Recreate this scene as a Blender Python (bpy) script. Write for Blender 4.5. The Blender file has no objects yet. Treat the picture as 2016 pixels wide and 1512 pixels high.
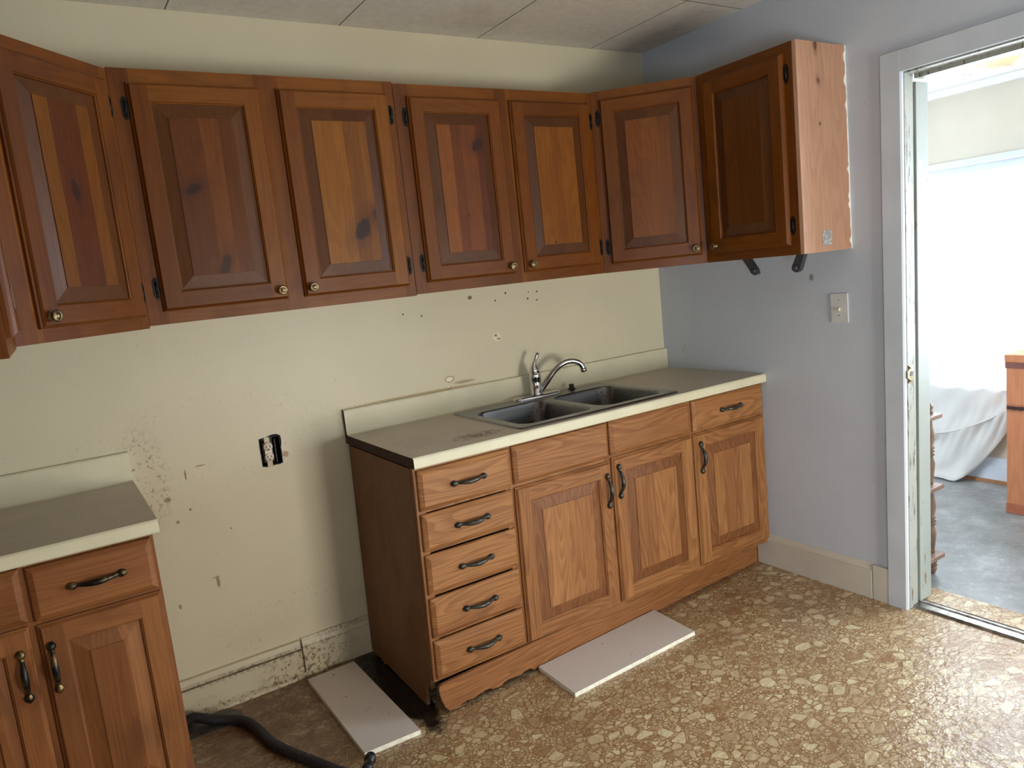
import bpy, bmesh, math, random
from mathutils import Vector, Matrix
random.seed(7)
sc = bpy.context.scene
COL = sc.collection
PI = math.pi

# ------------------------------------------------------------------ camera
CAM = (-2.7572, -2.8633, 1.4966)
YAW, PIT, ROL, FPX = 0.5586, -0.1470, -0.1046, 1458.45
cy, sy, cp, sp = math.cos(YAW), math.sin(YAW), math.cos(PIT), math.sin(PIT)
fw = Vector((sy * cp, cy * cp, sp)); rt = Vector((cy, -sy, 0)); up = rt.cross(fw)
r2 = rt * math.cos(ROL) + up * math.sin(ROL); u2 = -rt * math.sin(ROL) + up * math.cos(ROL)
cam_data = bpy.data.cameras.new('camera')
cam = bpy.data.objects.new('camera', cam_data); COL.objects.link(cam)
m = Matrix((r2, u2, -fw)).transposed().to_4x4(); m.translation = Vector(CAM)
cam.matrix_world = m
cam_data.sensor_fit = 'HORIZONTAL'; cam_data.sensor_width = 36.0
cam_data.lens = FPX * 36.0 / 2016.0
cam_data.clip_start = 0.02
sc.camera = cam

# ------------------------------------------------------------------ light and exposure
sc.view_settings.view_transform = 'Standard'
sc.view_settings.look = 'None'
sc.view_settings.gamma = 1.0
sc.view_settings.use_curve_mapping = False
sc.view_settings.exposure = 0.55
sc.cycles.use_denoising = True
sc.cycles.sample_clamp_indirect = 6.0
sc.cycles.diffuse_bounces = 5
SKY = 10.5
world = bpy.data.worlds.new('overcast_sky'); sc.world = world; world.use_nodes = True
wn = world.node_tree.nodes['Background']
wn.inputs[0].default_value = (0.77, 0.88, 1.0, 1); wn.inputs[1].default_value = SKY

def area(name, loc, rot, sx, sy_, power, color, portal=False):
    l = bpy.data.lights.new(name, 'AREA'); l.shape = 'RECTANGLE'; l.size = sx; l.size_y = sy_
    l.energy = power; l.color = color
    if portal: l.cycles.is_portal = True
    o = bpy.data.objects.new(name, l); COL.objects.link(o); o.location = loc; o.rotation_euler = rot
    return o
# daylight through the big window of the next room, and warm fill through an assumed, unseen kitchen window
area('window_portal', (1.84, -1.75, 1.20), (0, PI / 2, 0), 1.28, 3.1, 1, (1, 1, 1), True)
area('window_portal', (-.775, -4.36, .70), (PI / 2, 0, 0), .95, 1.0, 1, (1, 1, 1), True)
DAY = area('daylight_next_room', (2.3, -1.9, 1.25), (0, PI / 2, 0), 1.5, 3.0, 85, (0.80, 0.90, 1.0))
FIL = area('assumed_window_fill', (-.775, -4.45, .70), (PI / 2, 0, 0), .95, 1.0, 44, (1.0, 0.87, 0.66))

area('window_portal', (-3.225, -3.70, .95), (0, -PI / 2, 0), .8, .8, 1, (1, 1, 1), True)  # portal of the added left window
area('added_side_fill', (-3.32, -3.70, .95), (0, -PI / 2, 0), .8, .8, 30, (0.62, 0.80, 1.0))  # unseen cool lamp, added to brighten and blue the right wall

# ------------------------------------------------------------------ materials
def lin(c):
    return tuple(((v / 255) / 12.92 if v / 255 <= .04045 else ((v / 255 + .055) / 1.055) ** 2.4) for v in c) + (1,)

class NT:
    def __init__(s, name, rough=.5, metal=0, spec=.5):
        s.mat = bpy.data.materials.new(name); s.mat.use_nodes = True
        s.t = s.mat.node_tree; s.b = s.t.nodes['Principled BSDF']
        s.b.inputs['Roughness'].default_value = rough; s.b.inputs['Metallic'].default_value = metal
        s.b.inputs['Specular IOR Level'].default_value = spec
    def n(s, typ, **k):
        x = s.t.nodes.new(typ)
        for a, v in k.items(): setattr(x, a, v)
        return x
    def l(s, a, b): s.t.links.new(a, b)
    def put(s, sock, v):
        if isinstance(v, (int, float)): sock.default_value = v
        elif isinstance(v, (tuple, list)): sock.default_value = v
        else: s.l(v, sock)
    def math(s, op, a, b=0.0, c=None, clamp=False):
        x = s.n('ShaderNodeMath', operation=op, use_clamp=clamp); s.put(x.inputs[0], a); s.put(x.inputs[1], b)
        if c is not None: s.put(x.inputs[2], c)
        return x.outputs[0]
    def coords(s, scale=(1, 1, 1), off=(0, 0, 0), rot=(0, 0, 0), src=None):
        if src is None:
            src = s.n('ShaderNodeTexCoord').outputs['Object']
        mp = s.n('ShaderNodeMapping'); s.l(src, mp.inputs[0])
        mp.inputs['Location'].default_value = off; mp.inputs['Scale'].default_value = scale; mp.inputs['Rotation'].default_value = rot
        return mp.outputs[0]
    def noise(s, vec, scale=5, detail=3, rough=.5, dist=0):
        x = s.n('ShaderNodeTexNoise'); s.l(vec, x.inputs['Vector']); x.inputs['Scale'].default_value = scale
        x.inputs['Detail'].default_value = detail; x.inputs['Roughness'].default_value = rough; x.inputs['Distortion'].default_value = dist
        return x.outputs['Fac']
    def ramp(s, fac, stops, interp='LINEAR'):
        x = s.n('ShaderNodeValToRGB'); s.put(x.inputs[0], fac); cr = x.color_ramp; cr.interpolation = interp
        while len(cr.elements) < len(stops): cr.elements.new(0.5)
        for e, (p, c) in zip(cr.elements, stops):
            e.position = p; e.color = c if len(c) == 4 else (*c, 1)
        return x.outputs[0]
    def rng(s, v, a, b, c=0.0, d=1.0, smooth=True):
        x = s.n('ShaderNodeMapRange'); x.interpolation_type = 'SMOOTHSTEP' if smooth else 'LINEAR'
        s.put(x.inputs[0], v); x.inputs[1].default_value = a; x.inputs[2].default_value = b; x.inputs[3].default_value = c; x.inputs[4].default_value = d
        return x.outputs[0]
    def mix(s, fac, a, b, mode='MIX'):
        x = s.n('ShaderNodeMix', data_type='RGBA', blend_type=mode); s.put(x.inputs[0], fac); s.put(x.inputs[6], a); s.put(x.inputs[7], b)
        return x.outputs[2]
    def base(s, c): s.put(s.b.inputs['Base Color'], c)
    def bump(s, h, strength=.2, dist=.002):
        x = s.n('ShaderNodeBump'); x.inputs['Strength'].default_value = strength; x.inputs['Distance'].default_value = dist
        s.l(h, x.inputs['Height']); s.l(x.outputs[0], s.b.inputs['Normal'])
    def spot(s, sep, cx, cz, rx, rz, rot=0, soft=.35, axes=(0, 2), wob=None, wa=.3):
        """elliptic mask 1 inside 0 outside, in the two given axes of a SeparateXYZ"""
        u = s.math('SUBTRACT', sep[axes[0]], cx); v = s.math('SUBTRACT', sep[axes[1]], cz)
        c, sn = math.cos(rot), math.sin(rot)
        a = s.math('ADD', s.math('MULTIPLY', u, c / rx), s.math('MULTIPLY', v, sn / rx))
        b = s.math('ADD', s.math('MULTIPLY', u, -sn / rz), s.math('MULTIPLY', v, c / rz))
        d = s.math('SQRT', s.math('ADD', s.math('MULTIPLY', a, a), s.math('MULTIPLY', b, b)))
        if wob is not None: d = s.math('ADD', d, s.math('MULTIPLY', s.math('SUBTRACT', wob, .5), wa))
        return s.rng(d, 1 + soft, 1 - soft)

def plain(name, col, rough=.5, metal=0, var=.08, vs=20, bump=0, spec=.5):
    k = NT(name, rough, metal, spec); v = k.noise(k.coords(), vs, 3)
    c = lin(col); d = tuple(x * (1 - 2 * var) for x in c[:3]) + (1,); e = tuple(min(1, x * (1 + 2 * var)) for x in c[:3]) + (1,)
    k.base(k.ramp(v, [(.3, d), (.7, e)]))
    if bump: k.bump(v, bump)
    return k.mat

def wood(name, tones, horiz=False, stave=.095, knots=(), seed=0.0, contrast=.5, rough=.38, ring=14, grime=.35, pores=0.0, stave_amt=1.0, bands=None, spec=.3):
    """pine / oak boards: tones = list of sRGB tones the staves are picked from"""
    k = NT(name, rough, spec=spec)
    tc = k.n('ShaderNodeTexCoord').outputs['Object']
    at = k.n('ShaderNodeAttribute', attribute_type='OBJECT', attribute_name='seed').outputs['Fac']
    sd = k.math('ADD', at, seed)
    off = k.n('ShaderNodeCombineXYZ'); 
    k.l(k.math('MULTIPLY', sd, 3.17), off.inputs[0]); k.l(k.math('MULTIPLY', sd, 7.3), off.inputs[1]); k.l(k.math('MULTIPLY', sd, 5.9), off.inputs[2])
    ad = k.n('ShaderNodeVectorMath', operation='ADD'); k.l(tc, ad.inputs[0]); k.l(off.outputs[0], ad.inputs[1])
    P = ad.outputs[0]
    sx = k.n('ShaderNodeSeparateXYZ'); k.l(P, sx.inputs[0]); S = sx.outputs
    across = S[2] if horiz else k.math('ADD', S[0], k.math('MULTIPLY', S[1], 1.0))
    along = S[0] if horiz else S[2]
    wav = k.noise(k.coords((1, 1, 1), src=P), 3, 1)
    st = k.math('FLOOR', k.math('DIVIDE', k.math('ADD', across, k.math('MULTIPLY', wav, .004)), stave))
    wn_ = k.n('ShaderNodeTexWhiteNoise', noise_dimensions='1D'); k.l(k.math('ADD', st, k.math('MULTIPLY', sd, 11.3)), wn_.inputs['W'])
    if name.startswith(('varnished', 'pine_panel')):
        tones = [(a_ - 6, b_ - 9, max(6, c_ - 26)) for a_, b_, c_ in tones]; bands = bands and [(x_, (a_ - 6, b_ - 9, max(6, c_ - 26))) for x_, (a_, b_, c_) in bands]
    n = len(tones)
    tone = k.ramp(k.math('MULTIPLY', wn_.outputs['Value'], stave_amt), [(i / (n - 1), lin(t)) for i, t in enumerate(tones)])
    if bands:
        sb = k.n('ShaderNodeSeparateXYZ'); k.l(tc, sb.inputs[0])
        tone = k.ramp(k.math('ADD', sb.outputs[0], k.math('MULTIPLY', wav, .012)), [(max(0, x_ + .006), lin(t_)) for x_, t_ in bands], 'CONSTANT')
    # growth rings: contour lines of a stretched noise, shifted for each stave
    sc3 = (1.1, 1.1, 9) if horiz else (9, 9, 1.1)
    shift = k.n('ShaderNodeCombineXYZ'); k.l(k.math('MULTIPLY', wn_.outputs['Value'], 4.0), shift.inputs[1])
    a2 = k.n('ShaderNodeVectorMath', operation='ADD'); k.l(P, a2.inputs[0]); k.l(shift.outputs[0], a2.inputs[1])
    f = k.noise(k.coords(sc3, src=a2.outputs[0]), 1, 1.5, .4)
    rings = k.math('FRACT', k.math('MULTIPLY', f, ring))
    rings = k.math('MULTIPLY', k.rng(rings, 0.1, .85), k.rng(rings, 1.0, .90))
    sf = (5, 120, 190) if horiz else (190, 190, 5)
    fine = k.noise(k.coords(sf, src=P), 1, 2, .6)
    patch = k.noise(k.coords((3, 3, 2), src=P), 1.6, 3, .6)
    dark = k.mix(1.0, tone, (0.58, 0.50, 0.44, 1), 'MULTIPLY')
    c = k.mix(k.math('MULTIPLY', rings, contrast), tone, dark)
    c = k.mix(k.math('MULTIPLY', k.rng(fine, .42, .68), .35 + pores), c, k.mix(1.0, c, (0.6, 0.52, 0.45, 1), 'MULTIPLY'))
    c = k.mix(k.math('MULTIPLY', k.rng(patch, .48, .72), grime), c, k.mix(1.0, c, (0.52, 0.46, 0.42, 1), 'MULTIPLY'))
    if knots:
        so = k.n('ShaderNodeSeparateXYZ'); k.l(tc, so.inputs[0])
        wob = k.noise(k.coords((40, 40, 25), src=tc), 1, 3)
        for (x, z, rx, rz, ro, st_) in knots:
            halo = k.spot(so.outputs, x, z, rx * 1.8, rz * 1.9, ro, .7, wob=wob, wa=1.0)
            c = k.mix(k.math('MULTIPLY', halo, .6 * st_), c, lin((64, 28, 18)))
            core = k.spot(so.outputs, x, z, rx, rz, ro, .25, wob=wob, wa=1.2)
            c = k.mix(k.math('MULTIPLY', core, st_), c, lin((38, 18, 14)))
    k.base(c)
    k.put(k.b.inputs['Roughness'], k.rng(patch, .2, .8, rough - .06, rough + .14, False))
    k.bump(fine, .12, .0008)
    return k.mat

PINE = [(124, 76, 38), (104, 60, 31), (118, 70, 35), (112, 65, 33), (130, 82, 42)]
OAK = [(160, 110, 66), (148, 99, 59), (168, 118, 72), (154, 104, 63)]
pine_v = wood('varnished_pine_upright', PINE, False, .16, contrast=.28, grime=.5)
pine_h = wood('varnished_pine_level', PINE, True, .2, contrast=.3, grime=.5)
oak_v = wood('oak_upright', OAK, False, .11, contrast=.55, ring=20, grime=.12, pores=.2, rough=.42)
oak_h = wood('oak_level', OAK, True, .3, contrast=.6, ring=22, grime=.12, pores=.2, rough=.42)
LOAK = [(146, 94, 54), (128, 80, 45), (156, 104, 60)]
loak_v = wood('worn_oak_upright', LOAK, False, .1, contrast=.35, ring=14, grime=.55)
loak_h = wood('worn_oak_level', LOAK, True, .09, contrast=.35, ring=14, grime=.55)
pine_bev = wood('dark_stained_pine_bevel', [(92, 54, 24), (80, 46, 20)], False, .3, contrast=.2, grime=.3)
oak_bev = wood('oak_bevel', [(138, 90, 53), (128, 83, 49)], False, .3, contrast=.5, ring=20, grime=.1, pores=.2, rough=.42)
side_ply = wood('veneered_side_panel', [(118, 82, 54), (124, 88, 56)], False, .5, contrast=.12, grime=.35, rough=.5,
                knots=((0.0, .50, .006, .03, 0, .0),))
pinkside = wood('raw_pine_side', [(188, 148, 122), (178, 138, 112)], False, .3, contrast=.18, grime=.12, rough=.55,
                knots=((.115, .757, .010, .017, 0, .6), (.125, .63, .008, .013, .3, .55), (.125, .475, .004, .005, 0, .7)))
dark_core = plain('chipboard_edge', (62, 44, 32), .9, var=.2, vs=80, bump=.3)
inside_dark = plain('cabinet_interior', (60, 42, 30), .8)
black_iron = plain('black_iron', (30, 29, 28), .45, .6, var=.25, vs=90, bump=.15)
bronze = plain('worn_bronze', (74, 72, 66), .38, .75, var=.3, vs=60, bump=.1)
brass_old = plain('antique_brass', (120, 104, 76), .32, .9, var=.3, vs=80)
def rubbed():
    k = NT('rubbed_bronze', .35, .85); v = k.noise(k.coords((1, 1, 1)), 26, 3, .6)
    k.base(k.ramp(v, [(.40, lin((40, 40, 44))), (.52, lin((62, 58, 52))), (.62, lin((142, 118, 74)))])); k.bump(v, .25); return k.mat
bronze_worn = rubbed()
chrome = plain('chrome', (205, 206, 208), .08, 1, var=.02)
white_mel = plain('white_melamine', (205, 196, 184), .4, var=.05, vs=8)
white_edge = plain('white_board_edge', (232, 228, 210), .5, var=.08, vs=60)
plastic_w = plain('ivory_plastic', (214, 200, 178), .35, var=.03)
black_rub = plain('black_rubber', (34, 33, 36), .55, var=.15, vs=50, bump=.1)
ceil_white = plain('white_ceiling_board', (226, 226, 222), .8, var=.02)

def steel():
    k = NT('brushed_steel', .3, 1); v = k.noise(k.coords((3, 160, 160)), 1, 2)
    k.base(k.ramp(v, [(.3, lin((112, 113, 116))), (.7, lin((146, 147, 150)))]))
    k.put(k.b.inputs['Roughness'], k.rng(v, .2, .8, .24, .38, False)); return k.mat
steel_m = steel()

def laminate():
    k = NT('cream_laminate', .45)
    tc = k.n('ShaderNodeTexCoord').outputs['Object']
    sp_ = k.n('ShaderNodeSeparateXYZ'); k.l(tc, sp_.inputs[0])
    v = k.noise(k.coords(src=tc), 6, 4, .6)
    c = k.ramp(v, [(.3, lin((208, 202, 172))), (.7, lin((220, 214, 186)))])
    wob = k.noise(k.coords((40, 110, 40), src=tc), 1, 3, .7)
    wob2 = k.noise(k.coords((70, 26, 40), rot=(0, 0, .6), src=tc), 1, 2, .6)
    for (x, y, rx, ry, th) in ((-1.467, -.52, .09, .045, .49), (-1.56, -.47, .12, .05, .61), (-1.69, -.47, .09, .05, .61)):
        mk = k.spot(sp_.outputs, x, y, rx, ry, 0, .5, axes=(0, 1))
        c = k.mix(k.math('MULTIPLY', mk, k.rng(wob, th, th + .05)), c, lin((84, 64, 44)))
        c = k.mix(k.math('MULTIPLY', mk, k.rng(wob2, th + .06, th + .10)), c, lin((100, 80, 52)))
    k.base(c); return k.mat
lam = laminate()
lam_top = laminate(); lam_top.name = 'laminate_top_reflected_grey'  # same laminate, greyed: reflection of ceiling and dark wood put into the colour
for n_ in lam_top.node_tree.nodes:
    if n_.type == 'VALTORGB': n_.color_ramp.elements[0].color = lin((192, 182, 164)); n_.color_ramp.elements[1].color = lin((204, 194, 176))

def wall_mat(name, col, spots=(), grime=(), axes=(0, 2)):
    k = NT(name, .42, spec=.35)
    tc = k.n('ShaderNodeTexCoord').outputs['Object']
    sx = k.n('ShaderNodeSeparateXYZ'); k.l(tc, sx.inputs[0]); S = sx.outputs
    v = k.noise(k.coords(src=tc), 1.4, 4, .6)
    a = lin(col); b = tuple(x * .9 for x in a[:3]) + (1,)
    c = k.ramp(v, [(.3, b), (.7, a)])
    speck = k.noise(k.coords(src=tc), 95, 2, .6)
    wob = k.noise(k.coords(src=tc), 130, 2, .7)
    c = k.mix(k.math('MULTIPLY', k.rng(speck, .68, .74), .4), c, lin((120, 100, 70)))
    for (x, z, rx, rz, th, am) in grime:
        mk = k.spot(S, x, z, rx, rz, 0, .8, axes=axes)
        g = k.noise(k.coords((1, 1, .8), src=tc), 70, 3, .75)
        gl = k.math('SUBTRACT', g, k.math('MULTIPLY', mk, .12))
        c = k.mix(k.math('MULTIPLY', k.math('MULTIPLY', mk, k.rng(gl, th - .06, th)), am), c, lin((78, 62, 40)))
        c = k.mix(k.math('MULTIPLY', mk, am * .18), c, lin((150, 122, 84)))
    for (x, z, rx, rz, colr, am) in spots:
        mk = k.spot(S, x, z, rx, rz, 0, .3, axes=axes, wob=wob, wa=1.3)
        c = k.mix(k.math('MULTIPLY', mk, am), c, lin(colr))
    k.base(c)
    fine = k.noise(k.coords(src=tc), 45, 3, .5)
    k.bump(fine, .12, .0015)
    return k.mat
DK, RB, PL = (44, 26, 18), (104, 62, 40), (236, 226, 204)
sp_back = [(-1.139, 1.412, .011, .008, RB, .9), (-1.01, 1.385, .004, .004, DK, 1), (-.952, 1.413, .005, .005, DK, 1), (-.827, 1.405, .003, .003, DK, 1),
           (-.779, 1.403, .004, .004, DK, 1), (-.834, 1.376, .005, .004, DK, 1), (-.783, 1.365, .004, .004, DK, 1),
           (-1.467, 1.376, .004, .004, RB, 1), (-1.382, 1.36, .004, .004, DK, 1),
           (-1.285, 1.071, .022, .014, (130, 100, 64), .9), (-1.285, 1.071, .017, .010, PL, 1), (-1.295, 1.036, .012, .008, (140, 108, 70), .8), (-1.295, 1.038, .008, .005, PL, 1),
           (-1.022, 1.223, .020, .018, PL, .8), (-1.026, 1.230, .008, .006, (130, 104, 70), .9), (-1.014, 1.214, .010, .005, (140, 110, 74), .8),
           (-1.215, 1.050, .05, .007, (150, 120, 80), .7), (-1.45, 1.033, .30, .004, (166, 138, 92), .8),
           (-2.345, .478, .006, .022, (90, 72, 48), .7), (-2.35, .497, .012, .004, (110, 90, 60), .5),
           (-2.394, .903, .003, .020, (116, 64, 40), .8), (-2.34, .925, .018, .003, (130, 100, 66), .7), (-2.466, .826, .012, .008, (110, 86, 54), .7),
           (-2.397, .773, .004, .004, DK, .8), (-2.445, .738, .007, .006, (100, 80, 52), .7), (-2.486, .426, .005, .009, (110, 88, 60), .7),
           (-2.27, .666, .004, .004, DK, .6), (-2.03, .90, .012, .012, (150, 96, 60), .7)]
wallm = wall_mat('cream_painted_wall', (214, 206, 178), sp_back,
                 ((-2.525, .91, .055, .13, .53, .8), (-2.30, 1.01, .34, .12, .60, .5), (-2.44, .80, .10, .10, .63, .4), (-2.08, .22, .22, .10, .58, .5)))
wallr = wall_mat('pale_painted_wall', (196, 203, 212), [(-.146, 1.018, .012, .010, (178, 160, 132), .9), (-.146, 1.018, .007, .006, (214, 206, 190), .9),
                 (-.15, 1.045, .004, .004, DK, .5), (-.900, 1.352, .010, .015, (120, 118, 112), .8)], (), axes=(1, 2))
wallo = plain('cream_panel_wall', (190, 182, 164), .6, var=.03, vs=3)

def ceiling_mat():
    k = NT('ceiling_tiles', .85)
    tc = k.n('ShaderNodeTexCoord').outputs['Object']
    sx = k.n('ShaderNodeSeparateXYZ'); k.l(tc, sx.inputs[0]); S = sx.outputs
    def line(v, off):
        f = k.math('FRACT', k.math('DIVIDE', k.math('ADD', v, off), .6245))
        return k.math('MAXIMUM', k.rng(f, .006, .002), k.rng(f, .994, .998))
    ln = k.math('MAXIMUM', line(S[0], .335 + .6245 * 10), line(S[1], .622 + .6245 * 10))
    v = k.noise(k.coords(src=tc), 30, 4, .7); pit = k.noise(k.coords(src=tc), 120, 2, .6)
    big = k.noise(k.coords(src=tc), 2, 3)
    c = k.ramp(v, [(.3, lin((214, 208, 196))), (.7, lin((230, 224, 212)))])
    c = k.mix(k.math('MULTIPLY', k.rng(pit, .66, .72), .5), c, lin((120, 112, 98)))
    c = k.mix(k.math('MULTIPLY', k.rng(big, .5, .8), .3), c, lin((160, 148, 128)))
    c = k.mix(k.math('MULTIPLY', ln, .85), c, lin((74, 68, 58)))
    k.base(c); k.bump(k.math('SUBTRACT', v, ln), .5, .004); return k.mat
ceilm = ceiling_mat()

def floor_mat():
    k = NT('pebble_linoleum', .3)
    tc = k.n('ShaderNodeTexCoord').outputs['Object']
    sx = k.n('ShaderNodeSeparateXYZ'); k.l(tc, sx.inputs[0]); S = sx.outputs
    wv = k.n('ShaderNodeTexNoise'); k.l(tc, wv.inputs['Vector']); wv.inputs['Scale'].default_value = 14; wv.inputs['Detail'].default_value = 2
    d0 = k.n('ShaderNodeVectorMath', operation='SCALE'); k.l(wv.outputs['Color'], d0.inputs[0]); d0.inputs['Scale'].default_value = .009
    a0 = k.n('ShaderNodeVectorMath', operation='ADD'); k.l(tc, a0.inputs[0]); k.l(d0.outputs[0], a0.inputs[1])
    flat = k.n('ShaderNodeVectorMath', operation='MULTIPLY'); k.l(a0.outputs[0], flat.inputs[0]); flat.inputs[1].default_value = (1, 1, 0)
    V = flat.outputs[0]
    def vor(scale, off, rot):
        co = k.coords((1, 1.25, 1), (off, off * .7, 0), (0, 0, rot), V)
        e = k.n('ShaderNodeTexVoronoi', feature='DISTANCE_TO_EDGE', voronoi_dimensions='2D'); k.l(co, e.inputs['Vector']); e.inputs['Scale'].default_value = scale
        f = k.n('ShaderNodeTexVoronoi', feature='F1', voronoi_dimensions='2D'); k.l(co, f.inputs['Vector']); f.inputs['Scale'].default_value = scale
        r_ = f.outputs['Distance']
        return k.math('SUBTRACT', e.outputs['Distance'], k.math('MULTIPLY', k.rng(r_, .25, .75, 0, 1, False), .05)), f.outputs['Color'], r_
    pale = [(0, lin((176, 150, 110))), (.35, lin((200, 180, 142))), (.6, lin((156, 124, 86))), (.8, lin((210, 194, 158))), (1, lin((148, 112, 78)))]
    grout = lin((132, 98, 64))
    fib = k.noise(k.coords(src=tc), 60, 4, .7)
    # small chips
    e1, c1, _ = vor(75, 1.3, .4)
    s1 = k.n('ShaderNodeSeparateColor'); k.l(c1, s1.inputs[0])
    c = k.mix(k.rng(e1, .05, .12), grout, k.ramp(s1.outputs[0], pale))
    # medium chips on some cells
    e2, c2, _ = vor(34, 5.1, 1.0); s2 = k.n('ShaderNodeSeparateColor'); k.l(c2, s2.inputs[0])
    on = k.math('GREATER_THAN', s2.outputs[1], .45)
    c = k.mix(k.math('MULTIPLY', on, k.rng(e2, .01, .03)), c, grout)
    c = k.mix(k.math('MULTIPLY', on, k.rng(e2, .085, .12)), c, k.ramp(s2.outputs[0], pale))
    # large pebbles on a few cells
    e3, c3, _ = vor(17, 9.7, 2.2); s3 = k.n('ShaderNodeSeparateColor'); k.l(c3, s3.inputs[0])
    on3 = k.math('GREATER_THAN', s3.outputs[1], .66)
    c = k.mix(k.math('MULTIPLY', on3, k.rng(e3, .07, .09)), c, grout)
    peb = k.ramp(s3.outputs[0], [(0, lin((196, 176, 136))), (.5, lin((208, 192, 154))), (.72, lin((150, 114, 80))), (1, lin((202, 184, 146)))])
    c = k.mix(k.math('MULTIPLY', on3, k.rng(e3, .115, .14)), c, peb)
    c = k.mix(k.math('MULTIPLY', k.rng(fib, .45, .7), .25), c, k.mix(1, c, (.6, .52, .42, 1), 'MULTIPLY'))
    # wear: brown film, dirt by the missing stove, black stain beside the cabinet
    big = k.noise(k.coords(src=tc), 3.5, 4, .65)
    c = k.mix(k.math('MULTIPLY', k.rng(big, .45, .68), .4), c, lin((128, 92, 58)))
    wob = k.noise(k.coords(src=tc), 12, 4, .7)
    dz = k.spot(S, -2.22, -.25, .42, .46, 0, .5, axes=(0, 1), wob=wob, wa=1)
    c = k.mix(k.math('MULTIPLY', dz, k.rng(wob, .25, .65, .35, .85)), c, lin((92, 62, 38)))
    for (x, y, rx, ry, ro) in ((-1.845, -.34, .065, .36, .03), (-1.82, -.53, .04, .10, 0)):
        bl = k.spot(S, x, y, rx, ry, ro, .12, axes=(0, 1), wob=wob, wa=.7)
        c = k.mix(bl, c, lin((22, 17, 15)))
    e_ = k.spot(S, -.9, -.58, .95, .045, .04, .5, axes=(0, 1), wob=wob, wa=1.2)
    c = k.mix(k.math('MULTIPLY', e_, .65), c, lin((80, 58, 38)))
    cr = k.noise(k.coords(src=tc), 48, 3, .8)
    c = k.mix(k.rng(cr, .735, .755), c, lin((50, 36, 28)))
    k.base(c)
    bm = k.noise(k.coords(src=tc), 55, 3, .6); b2 = k.noise(k.coords(src=tc), 14, 2, .6)
    b3 = k.noise(k.coords((1, 1.6, 1), src=tc), 28, 2, .6); k.bump(k.math('ADD', k.math('ADD', bm, k.math('MULTIPLY', b3, 1.6)), k.math('MULTIPLY', b2, 1.5)), .8, .0024)
    k.put(k.b.inputs['Roughness'], k.rng(big, .3, .7, .22, .34, False))
    return k.mat
floorm = floor_mat()

def grey_floor():
    k = NT('worn_grey_floor', .38); tc = k.coords()
    v = k.noise(tc, 5, 6, .7); w = k.noise(tc, 40, 4, .7)
    c = k.ramp(v, [(.3, lin((108, 109, 106))), (.55, lin((138, 140, 138))), (.75, lin((176, 178, 176)))])
    c = k.mix(k.math('MULTIPLY', k.rng(w, .6, .75), .5), c, lin((206, 206, 200)))
    k.base(c); k.bump(k.math('ADD', v, w), .3, .003); return k.mat

def old_paint(name, col, bare, amt, streak=(30, 30, 3), rough=.5):
    k = NT(name, rough); tc = k.coords()
    v = k.noise(tc, 4, 3); c = k.mix(k.rng(v, .3, .7), lin(col), tuple(x * .88 for x in lin(col)[:3]) + (1,))
    ch = k.noise(k.coords(streak), 1, 5, .75)
    msk = k.rng(ch, amt, amt + .025)
    c = k.mix(msk, c, lin(bare)); k.base(c); k.bump(k.math('SUBTRACT', 1.0, msk), .4, .0012); return k.mat
casing_m = old_paint('painted_trim', (200, 208, 216), (150, 140, 120), .74)
jamb_m = old_paint('peeling_paint', (158, 160, 150), (84, 74, 56), .57, (55, 55, 6))
stop_m = old_paint('chipped_paint', (150, 156, 148), (120, 100, 74), .63, (26, 26, 5))
bb_m = wall_mat('dirty_baseboard_paint', (206, 196, 168), [(-2.28, .119, .05, .005, DK, .9), (-2.087, .135, .004, .02, DK, .9), (-2.50, .119, .03, .003, DK, .7)],
              ((-2.12, .05, .10, .06, .50, .9), (-2.0, .07, .09, .05, .50, .8), (-2.3, .118, .28, .012, .48, .8), (-2.3, .012, .3, .012, .50, .8), (-1.9, .15, .12, .008, .48, .7), (-2.5, .02, .10, .03, .54, .7)))

def sheet_mat():
    k = NT('white_cotton', .85); k.base(lin((226, 224, 218)))
    k.put(k.b.inputs['Transmission Weight'], 0.0)
    tr = k.n('ShaderNodeBsdfTranslucent'); tr.inputs[0].default_value = (.9, .9, .88, 1)
    mx = k.n('ShaderNodeMixShader'); mx.inputs[0].default_value = .35
    out = k.t.nodes['Material Output']
    k.l(k.b.outputs[0], mx.inputs[1]); k.l(tr.outputs[0], mx.inputs[2]); k.l(mx.outputs[0], out.inputs[0]); return k.mat
sheetm = sheet_mat()
def glass_mat():
    k = NT('window_glass', .02); out = k.t.nodes['Material Output']
    tr = k.n('ShaderNodeBsdfTransparent'); gl = k.n('ShaderNodeBsdfGlossy'); gl.inputs['Roughness'].default_value = .02
    mx = k.n('ShaderNodeMixShader'); mx.inputs[0].default_value = .05
    k.l(tr.outputs[0], mx.inputs[1]); k.l(gl.outputs[0], mx.inputs[2]); k.l(mx.outputs[0], out.inputs[0]); return k.mat
glassm = glass_mat()

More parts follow.
